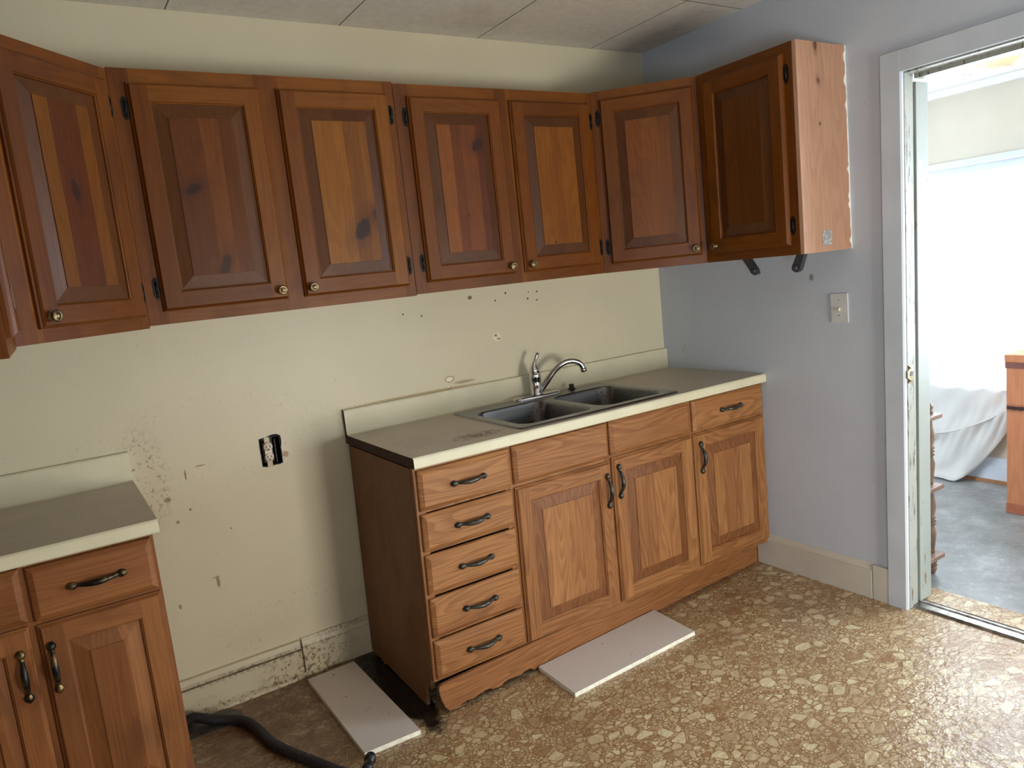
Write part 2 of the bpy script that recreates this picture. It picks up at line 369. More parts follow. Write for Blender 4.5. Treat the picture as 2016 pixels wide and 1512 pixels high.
# ------------------------------------------------------------------ mesh helpers
class MB:
    def __init__(s): s.v = []; s.f = []; s.m = []; s.sm = []
    def add(s, vs, fs, mi=0, smooth=False):
        o = len(s.v); s.v += [tuple(p) for p in vs]
        for f in fs: s.f.append(tuple(i + o for i in f)); s.m.append(mi); s.sm.append(smooth)
        return s
    def quad(s, a, b, c, d, mi=0): return s.add([a, b, c, d], [(0, 1, 2, 3)], mi)
    def box(s, x0, x1, y0, y1, z0, z1, mi=0, bev=0.0):
        if bev <= 0:
            vs = [(x, y, z) for z in (z0, z1) for y in (y0, y1) for x in (x0, x1)]
            return s.add(vs, [(0, 2, 3, 1), (4, 5, 7, 6), (0, 1, 5, 4), (2, 6, 7, 3), (0, 4, 6, 2), (1, 3, 7, 5)], mi)
        bm = bmesh.new(); bmesh.ops.create_cube(bm, size=1)
        for v in bm.verts:
            v.co = Vector(((x0 + x1) / 2 + v.co.x * (x1 - x0), (y0 + y1) / 2 + v.co.y * (y1 - y0), (z0 + z1) / 2 + v.co.z * (z1 - z0)))
        bmesh.ops.bevel(bm, geom=bm.edges[:], offset=bev, segments=2, affect='EDGES', profile=.6)
        bm.verts.ensure_lookup_table(); vs = [v.co[:] for v in bm.verts]; fs = [tuple(v.index for v in f.verts) for f in bm.faces]
        bm.free(); return s.add(vs, fs, mi)
    def prism(s, pts, ax, a, b, mi=0, endmi=None):
        """pts: 2D outline in the two other axes (order x,y,z without ax), extruded from a to b"""
        def P(p, t):
            q = list(p); q.insert(ax, t); return tuple(q)
        n = len(pts); vs = [P(p, a) for p in pts] + [P(p, b) for p in pts]
        fs = [(i, (i + 1) % n, n + (i + 1) % n, n + i) for i in range(n)]
        s.add(vs, fs, mi)
        e = mi if endmi is None else endmi
        s.add([P(p, a) for p in pts], [tuple(range(n))[::-1]], e); s.add([P(p, b) for p in pts], [tuple(range(n))], e)
        return s
    def tube(s, pts, rad, seg=12, mi=0, caps=True, flat=(1, 1)):
        pts = [Vector(p) for p in pts]; n = len(pts)
        if not isinstance(rad, (list, tuple)): rad = [rad] * n
        t0 = (pts[1] - pts[0]).normalized()
        ref = Vector((0, 0, 1)) if abs(t0.z) < .9 else Vector((0, 1, 0))
        u = t0.cross(ref).normalized(); vs = []
        for i, p in enumerate(pts):
            t = (pts[min(i + 1, n - 1)] - pts[max(i - 1, 0)]).normalized()
            u = (u - t * u.dot(t)).normalized(); w = t.cross(u)
            for j in range(seg):
                a = 2 * PI * j / seg
                vs.append(p + (u * math.cos(a) * flat[0] + w * math.sin(a) * flat[1]) * rad[i])
        fs = [(i * seg + j, i * seg + (j + 1) % seg, (i + 1) * seg + (j + 1) % seg, (i + 1) * seg + j) for i in range(n - 1) for j in range(seg)]
        if caps: fs += [tuple(range(seg))[::-1], tuple((n - 1) * seg + j for j in range(seg))]
        return s.add(vs, fs, mi, True)
    def lathe(s, prof, org, axis=(0, 0, 1), seg=24, mi=0):
        """prof: (radius, height) list"""
        a = Vector(axis).normalized(); u = a.orthogonal().normalized(); w = a.cross(u); o = Vector(org); vs = []
        for r, h in prof:
            for j in range(seg):
                t = 2 * PI * j / seg; vs.append(o + a * h + (u * math.cos(t) + w * math.sin(t)) * r)
        n = len(prof)
        fs = [(i * seg + j, i * seg + (j + 1) % seg, (i + 1) * seg + (j + 1) % seg, (i + 1) * seg + j) for i in range(n - 1) for j in range(seg)]
        fs += [tuple(range(seg))[::-1], tuple((n - 1) * seg + j for j in range(seg))]
        return s.add(vs, fs, mi, True)
    def obj(s, name, mats, parent=None, label=None, fn=None, seed=None, sharp=None):
        me = bpy.data.meshes.new(name)
        vs = [fn(p) for p in s.v] if fn else s.v
        me.from_pydata(vs, [], s.f); 
        if not isinstance(mats, (list, tuple)): mats = [mats]
        for q in mats: me.materials.append(q)
        for p, mi, sm in zip(me.polygons, s.m, s.sm): p.material_index = mi; p.use_smooth = sm
        bm = bmesh.new(); bm.from_mesh(me); bmesh.ops.recalc_face_normals(bm, faces=bm.faces[:])
        if sharp:
            for e in bm.edges:
                if len(e.link_faces) == 2 and e.calc_face_angle(0) > sharp: e.smooth = False
        bm.to_mesh(me); bm.free(); me.update()
        o = bpy.data.objects.new(name, me); COL.objects.link(o)
        if parent: o.parent = parent
        if label: o['label'] = label
        if seed is not None: o['seed'] = float(seed)
        return o

def thing(name, label, cat, loc=(0, 0, 0), rz=0, group=None, kind=None):
    o = bpy.data.objects.new(name, None); COL.objects.link(o); o.location = loc; o.rotation_euler = (0, 0, rz)
    o.empty_display_size = .05
    return tag(o, label, cat, group, kind)
def tag(o, label=None, cat=None, group=None, kind=None):
    if label: o['label'] = label
    if cat: o['category'] = cat
    if group: o['group'] = group
    if kind: o['kind'] = kind
    return o
def struct(mb, name, mats, parent=None):
    o = mb.obj(name, mats, parent)
    if not parent: o['kind'] = 'structure'
    return o

# ------------------------------------------------------------------ the kitchen shell
H = 2.511; XL = -3.115; YF = -4.25
# back wall with the open outlet hole
hx0, hx1, hz0, hz1 = -2.122, -2.044, .868, .978
w = MB()
xs = [XL - .12, hx0, hx1, .13]; zs = [-.02, hz0, hz1, H + .02]
for i in range(3):
    for j in range(3):
        if i == 1 and j == 1: continue
        w.box(xs[i], xs[i + 1], 0, .12, zs[j], zs[j + 1])
struct(w, 'wall_back', wallm)
# right wall with doorway, 0.13 thick, frame leans slightly
DY0, DY1, DH = -1.29, -2.12, 2.065
w = MB(); w.box(0, .13, DY0 + .012, 0, -.02, H + .02); w.box(0, .13, DY1, DY0 + .012, DH + .01, H + .02); w.box(0, .13, YF, DY1, -.02, H + .02)
struct(w, 'wall_right', wallr)
w = MB(); w.box(XL - .12, XL, YF - .12, -4.1, -.02, H + .02); w.box(XL - .12, XL, -3.3, 0, -.02, H + .02)
w.box(XL - .12, XL, -4.1, -3.3, -.02, .55); w.box(XL - .12, XL, -4.1, -3.3, 1.35, H + .02); struct(w, 'wall_left', plain('tan_side_wall', (118, 98, 72), .5, var=.03, vs=3))
# front wall with an assumed, unseen window, set low to shape the light
w = MB(); wx0, wx1, wz0, wz1 = -1.25, -.30, .20, 1.20
w.box(XL, wx0, YF - .12, YF, -.02, H + .02); w.box(wx1, .13, YF - .12, YF, -.02, H + .02)
w.box(wx0, wx1, YF - .12, YF, -.02, wz0); w.box(wx0, wx1, YF - .12, YF, wz1, H + .02)
struct(w, 'wall_front', plain('tan_front_wall', (118, 98, 72), .5, var=.03, vs=3))
def window(name, ax, lo, hi, z0, z1, at, nmull):
    t = thing(name, None, None, kind='structure')
    f = MB(); g = MB()
    def bx(mb, a, b, zz0, zz1, d0, d1):
        if ax == 0: mb.box(a, b, at + d0, at + d1, zz0, zz1)
        else: mb.box(at + d0, at + d1, a, b, zz0, zz1)
    for zz in (z0, z1 - .045): bx(f, lo, hi, zz, zz + .045, -.03, .03)
    for i in range(nmull + 1):
        c = lo + (hi - lo) * i / nmull; a = min(max(c - .022, lo), hi - .045); bx(f, a, a + .045, z0, z1, -.028, .028)
    bx(g, lo, hi, z0, z1, -.003, .003)
    struct(f, 'window_frame', casing_m, t); struct(g, 'pane', glassm, t)
window('assumed_unseen_window', 0, wx0, wx1, wz0, wz1, YF - .06, 2)
window('added_side_window', 1, -4.1, -3.3, .55, 1.35, XL - .06, 1)  # unseen window added on the left to light the right wall
w = MB(); w.box(XL, .13, YF, 0, H, H + .03); struct(w, 'ceiling', ceilm)
w = MB(); w.box(XL, .14, YF, 0, -.02, 0); struct(w, 'floor', floorm)

# ------------------------------------------------------------------ the next room
panelm = plain('brown_panelling', (112, 88, 66), .5, var=.1, vs=4)
X2 = 1.80; RY0, RY1 = .45, -3.6; WY0, WY1, WZ0, WZ1 = -.12, -3.3, .56, 1.838
w = MB(); w.box(.14, X2 + .12, RY1, RY0, -.02, -.001); struct(w, 'floor_next_room', grey_floor())
w = MB()
w.box(X2, X2 + .1, WY0, RY0, 0, 2.6); w.box(X2, X2 + .1, RY1, WY1, 0, 2.6)
w.box(X2, X2 + .1, WY1, WY0, 0, WZ0); w.box(X2, X2 + .1, WY1, WY0, WZ1, 2.6)
struct(w, 'wall_window_side', wallo)
w = MB(); w.box(.13, X2 + .1, RY0, RY0 + .1, 0, 2.6); struct(w, 'wall_next_room_left', panelm)
w = MB(); w.box(.13, X2 + .1, RY1 - .1, RY1, 0, 2.6); struct(w, 'wall_next_room_right', panelm)
def porch_ceiling():
    k = NT('stained_ceiling_board', .8); tc = k.n('ShaderNodeTexCoord').outputs['Object']
    sx = k.n('ShaderNodeSeparateXYZ'); k.l(tc, sx.inputs[0]); S = sx.outputs
    wob = k.noise(k.coords((3, 3, 1), src=tc), 4, 4, .7)
    c = k.mix(k.spot(S, 1.2, -1.05, .40, .14, .2, .3, axes=(0, 1), wob=wob, wa=2.2), lin((232, 236, 234)), lin((176, 146, 104)))
    for i in range(8):
        c = k.mix(k.spot(S, 1.15 + .055 * i, -.72 - .012 * i, .014, .008, 0, .3, axes=(0, 1)), c, lin((110, 112, 104)))
    k.base(c); return k.mat
w = MB(); w.box(.13, X2 + .1, RY1, RY0, 2.27, 2.30); struct(w, 'ceiling_next_room', porch_ceiling())
w = MB(); w.prism([(X2 - .035, 2.27), (X2, 2.27), (X2, 2.232), (X2 - .012, 2.236)], 1, RY1, RY0); struct(w, 'trim_2', ceil_white)
w = MB(); w.box(X2 - .016, X2, RY1, RY0, 0, .10, bev=.002); w.box(X2 - .010, X2, RY1, RY0, .10, .15); struct(w, 'baseboard_next_room', casing_m)
w = MB(); w.box(X2 - .03, X2 + .01, WY1, WY0, WZ0 - .03, WZ0); struct(w, 'trim_3', casing_m)
w = MB(); w.box(X2 - .02, X2, WY1, WY0, WZ1 - .005, WZ1 + .03); struct(w, 'trim_4', casing_m)
window('window_2', 1, WY1, WY0, WZ0, WZ1, X2 + .05, 2)
w = MB(); w.box(X2 - .03, X2 - .016, -1.6, -.30, 0, .018); struct(w, 'trim_5', plain('bare_wood_strip', (150, 104, 66), .6))

# ------------------------------------------------------------------ door frame
def lean(p): return (p[0], p[1] - .0136 * (p[2] - 1.0), p[2])
t = thing('door_1', None, None, kind='structure')
w = MB()
w.prism([(-.019, -1.222), (-.019, -1.294), (-.012, -1.298), (0, -1.298), (0, -1.222)], 2, 0, 2.14)
w.prism([(-.019, DY1 - .075), (-.019, DY1 - .003), (0, DY1), (0, DY1 - .075)], 2, 0, 2.14)
w.box(-.0185, 0, DY1, -1.294, 2.066, 2.1395)
struct(w, 'casing', casing_m, t); bpy.data.objects[t.children[-1].name if False else 'casing'].data.transform(Matrix.Identity(4))
for v in bpy.data.objects['casing'].data.vertices: v.co = Vector(lean(v.co))
w = MB(); w.box(.001, .058, -1.300, -1.279, 0, 2.06, bev=.002); w.box(.058, .066, -1.290, -1.279, 0, 2.06)
w.box(.001, .13, DY1, -1.3, 2.06, 2.08); w.box(.066, .135, DY1, -1.3, 2.045, 2.062)
w.box(.001, .13, DY1, DY1 + .02, 0, 2.06)
o = struct(w, 'jamb', jamb_m, t)
for v in o.data.vertices: v.co = Vector(lean(v.co))
w = MB(); w.box(.068, .150, -1.305, -1.281, .012, 2.035, bev=.003)
o = struct(w, 'stop_board', stop_m, t)
for v in o.data.vertices: v.co = Vector(lean(v.co))
w = MB()
w.lathe([(.004, 0), (.013, 0), (.017, .003), (.013, .006), (.006, .006)], (.088, -1.3095, 1.75), (0, -1, 0), 20)
struct(w, 'latch_ring', plain('painted_metal', (186, 200, 204), .35, .5), t)
w = MB(); w.box(.004, .034, -1.3035, -1.2995, .925, .995, bev=.001); w.box(-.006, .006, -1.3035, -1.299, .945, .975, bev=.001)
w.lathe([(.004, 0), (.004, .003)], (.012, -1.3035, .985), (0, -1, 0), 10); w.lathe([(.004, 0), (.004, .003)], (.012, -1.3035, .935), (0, -1, 0), 10)
struct(w, 'strike_plate', brass_old, t)
w = MB(); w.box(.012, .030, -1.3042, -1.3034, .952, .97); struct(w, 'latch_hole', black_rub, t)
w = MB()
w.prism([(.018, 0), (.026, .010), (.058, .012), (.060, .005), (.068, .005), (.070, .013), (.084, .013), (.086, .005), (.094, .005), (.098, .010), (.112, 0)], 1, DY1, -1.283)
struct(w, 'threshold', plain('worn_aluminium', (150, 146, 138), .35, .85, var=.25, vs=25), t)
w = MB(); w.box(.112, .24, DY1 - .3, -1.20, -.001, .002); o = struct(w, 'floor_edge_strip', floorm)

# ------------------------------------------------------------------ baseboards
def bboard(mb, L0, L1, gap):
    mb.box(L0, L1, -.018, 0, 0, .112, bev=.002)
    mb.prism([(-.020, .116), (-.020, .128), (-.012, .142), (-.006, .150), (0, .150), (0, .116)], 0, L0, L1)
w = MB()
w.box(-2.585, -2.088, -.018, 0, .0, .112, bev=.002)
w.prism([(-.022, .122), (-.022, .134), (-.015, .152), (0, .154), (0, .122)], 0, -2.585, -2.090)
w.box(-2.083, -1.795, -.020, 0, .0, .122, bev=.002)
w.prism([(-.020, .124), (-.014, .142), (-.008, .156), (0, .156), (0, .122)], 0, -2.082, -1.795)
w.prism([(-.032, 0), (-.030, .010), (-.020, .018), (-.018, 0)], 0, -2.585, -2.0)
struct(w, 'baseboard_back', bb_m)
w = MB()
w.box(-.018, 0, -1.136, -.553, 0, .125, bev=.002); w.prism([(-.016, .126), (-.012, .140), (-.003, .152), (0, .152), (0, .126)], 1, -1.136, -.553)
w.box(-.017, 0, -1.212, -1.140, 0, .150, bev=.002)
struct(w, 'baseboard_right', old_paint('baseboard_paint', (206, 200, 186), (150, 136, 108), .70, (20, 20, 30)))

# ------------------------------------------------------------------ cabinet hardware
def pull_mb(horizontal, L=.143):
    """arched bow handle with flattened oval ends; local plane y=0, sticks out to -y"""
    mb = MB(); pts = []; rad = []
    for i in range(25):
        a = i / 24; s_ = (a - .5) * L
        if a < .17 or a > .83:
            e = min(a, 1 - a) / .17
            y = -.0035 - .002 * e; r = .0045 + .0068 * math.sin(PI * min(1, e * .92 + .04))
        else:
            b = (a - .17) / .66
            y = -.0055 - .020 * math.sin(PI * b) ** .8; r = .0046 + .0042 * math.sin(PI * b)
        pts.append((s_, y, 0) if horizontal else (0, y, s_)); rad.append(r)
    mb.tube(pts, rad, 12)
    return mb
def place(mb, dx, dy, dz):
    mb.v = [(a + dx, b + dy, c + dz) for a, b, c in mb.v]; return mb
def knob(parent, x, y, z, fn=None):
    mb = MB(); mb.lathe([(.0, 0), (.0115, 0), (.012, .002), (.0075, .004), (.006, .008), (.0075, .013), (.0145, .017), (.0160, .0205), (.0145, .0235),
                         (.0115, .0245), (.0105, .0235), (.0085, .0255), (.004, .0275), (0.0005, .028)], (x, y, z), (0, -1, 0), 24)
    return mb.obj('knob', brass_old, parent)
def hinge(parent, x, y, z):
    mb = MB()
    for s_ in (-1, 1): pass
    w_, h_ = .0095, .034
    out = [(-.003, -h_), (.003, -h_), (w_, -h_ + .013), (w_, h_ - .013), (.003, h_), (-.003, h_), (-w_, h_ - .013), (-w_, -h_ + .013)]
    mb.prism([(x + a, z + b) for a, b in out], 1, y - .003, y)
    mb.tube([(x, y - .004, z - .020), (x, y - .004, z + .020)], .0042, 10)
    mb.lathe([(.0005, 0), (.0035, 0), (.0035, .002), (.0005, .0026)], (x, y - .003, z + .0255), (0, -1, 0), 10)
    mb.lathe([(.0005, 0), (.0035, 0), (.0035, .002), (.0005, .0026)], (x, y - .003, z - .0255), (0, -1, 0), 10)
    return mb.obj('hinge', black_iron, parent)

def panel_door(mb, x0, x1, z0, z1, y, st=.056, bev=.036, th=.019, lip=.009):
    """raised-panel door, back on plane y, front at y-th. slots: 0 upright grain, 1 level grain, 2 panel"""
    def P(i, d): return [(x0 + i, y - d, z0 + i), (x1 - i, y - d, z0 + i), (x1 - i, y - d, z1 - i), (x0 + i, y - d, z1 - i)]
    def ring(a, b, mh, mv):
        for q in range(4):
            r_ = (q + 1) % 4; mb.quad(a[q], a[r_], b[r_], b[q], mh if q in (0, 2) else mv)
    L = [P(0, 0), P(0, th * .42), P(.004, th * .58), P(.005, th * .72), P(lip, th)]
    for a, b in zip(L, L[1:]): ring(a, b, 1, 0)
    mb.quad(*P(0, 0)[::-1], 0)
    i = lip; s_ = st; yf = y - th
    X0, X1, Z0, Z1 = x0 + i, x1 - i, z0 + i, z1 - i; a0, a1, b0, b1 = x0 + s_, x1 - s_, z0 + s_, z1 - s_
    mb.quad((X0, yf, Z0), (a0, yf, Z0), (a0, yf, Z1), (X0, yf, Z1), 0); mb.quad((a1, yf, Z0), (X1, yf, Z0), (X1, yf, Z1), (a1, yf, Z1), 0)
    mb.quad((a0, yf, Z0), (a1, yf, Z0), (a1, yf, b0), (a0, yf, b0), 1); mb.quad((a0, yf, b1), (a1, yf, b1), (a1, yf, Z1), (a0, yf, Z1), 1)
    K = [P(s_, th), P(s_ + .002, th - .003), P(s_ + .005, th - .005), P(s_ + .006, th - .011)]
    for a, b in zip(K, K[1:]): ring(a, b, 1, 0)
    K2 = [P(s_ + .006, th - .011), P(s_ + .010, th - .011), P(s_ + .010 + bev, th - .0035), P(s_ + .0105 + bev, th - .001)]
    for a, b in zip(K2, K2[1:]): ring(a, b, 3, 3)
    mb.quad(*P(s_ + .0105 + bev, th - .001), 2)
    return mb
def slab_front(mb, x0, x1, z0, z1, y, th=.019):
    """solid drawer front with a wide chamfer round the edge"""
    def P(i, d): return [(x0 + i, y - d, z0 + i), (x1 - i, y - d, z0 + i), (x1 - i, y - d, z1 - i), (x0 + i, y - d, z1 - i)]
    L = [P(0, 0), P(0, th * .45), P(.003, th * .62), P(.013, th * .93), P(.015, th)]
    for a, b in zip(L, L[1:]):
        for q in range(4):
            r_ = (q + 1) % 4; mb.quad(a[q], a[r_], b[r_], b[q], 0)
    mb.quad(*L[-1], 0); mb.quad(*L[0][::-1], 0); return mb
def upper_wood(i, knots, tones=PINE, stave=.1, bands=None):
    return wood('pine_panel_%s' % ['a', 'b', 'c', 'd', 'e', 'f', 'g', 'h'][i], tones, False, stave, knots, seed=i * 1.37 + .2, contrast=.3, grime=.3, ring=20, bands=bands)

# ------------------------------------------------------------------ wall cabinets
# all live in a frame where local x runs along the face, local y=0 is the face frame, the origin is at the cabinet's foot
UZ = 1.456; UH = .767
def face_frame(mb, x0, x1, z0, z1, doors, y=0.0):
    """face frame stiles and rails around door openings (slots 0 upright, 1 level)"""
    ops = sorted(doors)
    xs_ = [x0] + [c for a, b in ops for c in (a + .012, b - .012)] + [x1]
    zt, zb = z1 - .045, z0 + .042
    for i in range(0, len(xs_), 2):
        mb.box(xs_[i], xs_[i + 1], y - .001, y + .019, z0, z1, 0)
    for i in range(1, len(xs_) - 1, 2):
        mb.box(xs_[i], xs_[i + 1], y - .0005, y + .018, z0, zb, 1); mb.box(xs_[i], xs_[i + 1], y - .0005, y + .018, zt, z1, 1)

def upper_doors(t, spec, h0=.037, h1=.731):
    """spec: x0, x1, hinge side, knob side, panel material"""
    for n_, (a, b, hs, pm, z0, z1) in enumerate(spec):
        d = panel_door(MB(), a, b, z0, z1, -.0015).obj('door', [pine_v, pine_h, pm, pine_bev], t, seed=n_ * .7 + a)
        kx = b - .026 if hs < 0 else a + .026
        knob(d, kx, -.0205, z0 + .030)
        hx = a - .010 if hs < 0 else b + .010
        for z in (z0 + .074, z1 - .074): hinge(d, hx, -.0012, z)

# cabinet with the dark knots (two doors), left of the middle
def two_door(label, X0, X1, zb, h, doors, pms, seed):
    t = thing('wall_cabinet', label, 'cabinet', (X0, -.3018, zb), 0)
    W = X1 - X0; D = .3018
    c = MB(); c.box(.0005, .018, .019, D, 0, h, 0); c.box(W - .018, W - .0005, .019, D, 0, h, 0); c.box(.018, W - .018, .019, D - .006, .012, .026, 1)
    c.box(.018, W - .018, .019, D - .006, h - .016, h - .001, 1); c.box(.018, W - .018, D - .006, D, .01, h - .002, 1)
    c.obj('carcass', [pine_v, pine_h], t, seed=seed)
    f = MB(); face_frame(f, 0, W, 0, h, [(a, b) for a, b, _ in doors]); f.obj('face_frame', [pine_v, pine_h], t, seed=seed + .3)
    upper_doors(t, [(a, b, s_, pm, .040, h - .043) for (a, b, s_), pm in zip(doors, pms)])
    return t
XB0, XB1, XC1 = -2.4596, -1.5353, -.6153
pB1 = upper_wood(0, ((.19, .412, .024, .014, .5, .85), (.135, .405, .018, .010, -.3, .7), (.25, .165, .014, .04, -.3, .75)), bands=[(0, (96, 54, 30)), (.235, (112, 66, 36)), (.29, (98, 56, 32))])
pB2 = upper_wood(1, ((.737, .255, .022, .042, -.55, .95), (.795, .300, .012, .024, .3, .55)), bands=[(0, (138, 90, 44)), (.705, (118, 74, 38)), (.76, (128, 82, 42))])
two_door('pine wall cabinet, two doors with black knots, above the bare wall outlet', XB0 + .001, XB1 - .001, 1.452, .773,
         [(.046, .441, -1), (.497, .895, 1)], [pB1, pB2], .4)
pC1 = upper_wood(2, ((.322, .545, .026, .018, .7, .85), (.350, .560, .016, .030, -.4, .5), (.133, .312, .011, .022, 0, .85), (.25, .28, .006, .005, 0, .5)), bands=[(0, (132, 80, 44)), (.205, (106, 58, 36)), (.25, (118, 68, 42)), (.315, (96, 50, 38))])
pC2 = upper_wood(3, ((.657, .150, .005, .005, 0, .6),), bands=[(0, (136, 86, 48)), (.67, (130, 80, 46)), (.72, (138, 88, 50))])
two_door('pine wall cabinet with two narrow doors above the sink faucet', XB1 + .001, XC1 - .001, 1.4565, .7635,
         [(.048, .447, -1), (.494, .898, 1)], [pC1, pC2], 1.9)

def corner_cab(label, P0, ang, W, pm, door, hs, z0, h, pent, seed):
    """diagonal corner cabinet: P0 = left end of its face as the viewer sees it; pent = footprint in world xy"""
    t = thing('corner_wall_cabinet', label, 'cabinet', (P0[0], P0[1], z0), ang)
    ca, sa = math.cos(-ang), math.sin(-ang)
    def loc(p): dx, dy = p[0] - P0[0], p[1] - P0[1]; return (dx * ca - dy * sa, dx * sa + dy * ca)
    pts = [loc(p) for p in pent]
    c = MB(); c.prism(pts, 2, .004, h - .001, 0); c.obj('carcass', [pine_v, pine_h], t, seed=seed)
    f = MB(); face_frame(f, .001, W - .001, 0, h, [(door[0], door[1])], 0); 
    f.obj('face_frame', [pine_v, pine_h], t, seed=seed + .3)
    upper_doors(t, [(door[0], door[1], hs, pm, door[2], door[3])])
    return t
r = .302; dg = .6153; e = .0205
pD = upper_wood(4, ((.28, .645, .008, .018, 0, .5),), bands=[(0, (122, 74, 46)), (.2, (126, 78, 50)), (.27, (120, 74, 50))])
corner_cab('pine corner wall cabinet with one door, above the right end of the sink counter', (-dg, -r), -PI / 4, .4424, pD, (.036, .424, .036, .730), -1, UZ, UH,
           [(-dg + .0, 0), (-.001, 0), (-.001, -dg), (-r, -dg), (-r + .014, -dg + .014), (-dg + .014, -r + .014)][::-1], 2.6)
pA = upper_wood(5, ((.270, .40, .012, .030, .15, .7),), bands=[(0, (116, 73, 36)), (.222, (92, 50, 32)), (.322, (116, 72, 36)), (.42, (108, 64, 34))])
LA = .491; q = LA / math.sqrt(2)
PAx, PAy = XB0 - q, -.3018 - q
corner_cab('pine corner wall cabinet with one striped panel door, at the left end of the row', (PAx, PAy), PI / 4, LA, pA, (.076, .470, .036, .740), 1, 1.445, .775,
           [(XB0, -.001), (XL + .001, -.001), (XL + .001, PAy), (PAx, PAy), (PAx + .014 * 0, PAy + .02), (XB0 - .02, -.3018), (XB0, -.3018 + .0)], 3.3)
# left wall cabinet, just past the left edge
t = thing('wall_cabinet', 'pine wall cabinet on the left wall, only its reddish edge showing at the left border', 'cabinet', (PAx, PAy - .002 - .60, 1.44), PI / 2)
c = MB(); c.box(0, .60, .019, .30, 0, .775, 0, bev=.001); c.obj('carcass', [pine_v, pine_h], t, seed=4.4)
f = MB(); face_frame(f, 0, .60, 0, .775, [(.04, .42)]); f.obj('face_frame', [pine_v, pine_h], t, seed=4.5)
panel_door(MB(), .04, .42, .036, .735, -.0015).obj('door', [pine_v, pine_h, pine_v, pine_bev], t, seed=2.2)
# right wall cabinet: faces left, its side panel faces the viewer
EW = .4585
t = thing('wall_cabinet', 'pine wall cabinet on the right wall with a pale knotty side panel', 'cabinet', (-.3018, -dg - .001, UZ), -PI / 2)
pE = upper_wood(6, (), bands=[(0, (106, 66, 46)), (.2, (100, 62, 44))])
c = MB(); c.box(0, .018, .019, .3015, 0, UH, 0); c.box(.018, EW - .001, .019, .3015, .012, .026, 1)
c.box(.018, EW - .001, .019, .3015, UH - .015, UH - .001, 1); c.box(.018, EW - .001, .295, .3015, .01, UH - .002, 0)
c.obj('carcass', [pine_v, pine_h], t, seed=5.5)
f = MB(); face_frame(f, 0, EW, 0, UH, [(.038, .423)]); f.obj('face_frame', [pine_v, pine_h], t, seed=5.1)
# side panel, built about its own origin so its knots sit where the photo shows them
sp_o = thing('tmp', None, None); bpy.data.objects.remove(sp_o)
c = MB(); c.box(0, .3005, -.016, 0, 0, UH)
s_o = c.obj('side_panel', pinkside, t, label='pale raw pine side panel with small knots'); s_o.location = (EW, .0005, 0); s_o.rotation_euler = (0, 0, PI / 2)
upper_doors(t, [(.038, .423, 1, pE, .036, .732)])
c = MB(); c.box(.112, .170, -.0030, 0, .024, .080, bev=.0008)
for a_, b_ in ((.119, .031), (.119, .073), (.163, .031), (.163, .073)): c.lathe([(.0005, 0), (.003, 0), (.003, .0012), (.0005, .0016)], (a_, -.003, b_), (0, -1, 0), 8)
o = c.obj('metal_plate', plain('galvanised_metal', (196, 196, 196), .4, .6, var=.2, vs=90), t, label='small pale metal plate'); o.location = (EW + .016, 0, 0); o.rotation_euler = (0, 0, PI / 2)
# ragged paint and caulk line between side panel and wall
c = MB(); rr = random.Random(3); prev = None; N = 46
for i in range(N):
    z = i * UH / (N - 1); ww = .004 + .004 * rr.random() + (.010 if rr.random() < .12 else 0)
    if prev: c.add([(-ww, -.0012, z), (0, -.0012, z), (0, -.0012, prev[0]), (-prev[1], -.0012, prev[0]), (-ww, 0, z), (0, 0, z), (0, 0, prev[0]), (-prev[1], 0, prev[0])],
                   [(0, 1, 2, 3), (4, 7, 6, 5), (0, 3, 7, 4), (1, 5, 6, 2)])
    prev = (z, ww)
o = c.obj('caulk_line', plain('white_caulk', (232, 232, 226), .6), t); o.location = (EW + .016, .3012, 0); o.rotation_euler = (0, 0, PI / 2)
# two dark hooks under it
for (y0, dy, lab) in ((-.782, -.040, 'dark metal hook under the right wall cabinet, nearer the corner'), (-1.040, .022, 'dark metal hook under the right wall cabinet, nearer the doorway')):
    c = MB(); pr = [(0, 0), (-.034, 0), (-.034 + dy * .8, -.046), (-.030 + dy, -.062), (-.016 + dy, -.068), (dy + .002, -.058), (dy * .9 + .004, -.045)]
    c.prism(pr, 0, -.011, .011)
    c.v = [(a, b, z_) for a, b, z_ in c.v]
    c.lathe([(.0005, 0), (.011, 0), (.012, .004), (.008, .007), (.0005, .008)], (-.011, dy - .014, -.050), (-1, 0, 0), 14)
    o = c.obj('mounting_hook', plain('dark_grey_metal', (70, 72, 78), .4, .5), None); o.location = (-.27, y0, UZ)
    tag(o, lab, 'hook', 'hooks under the right wall cabinet')

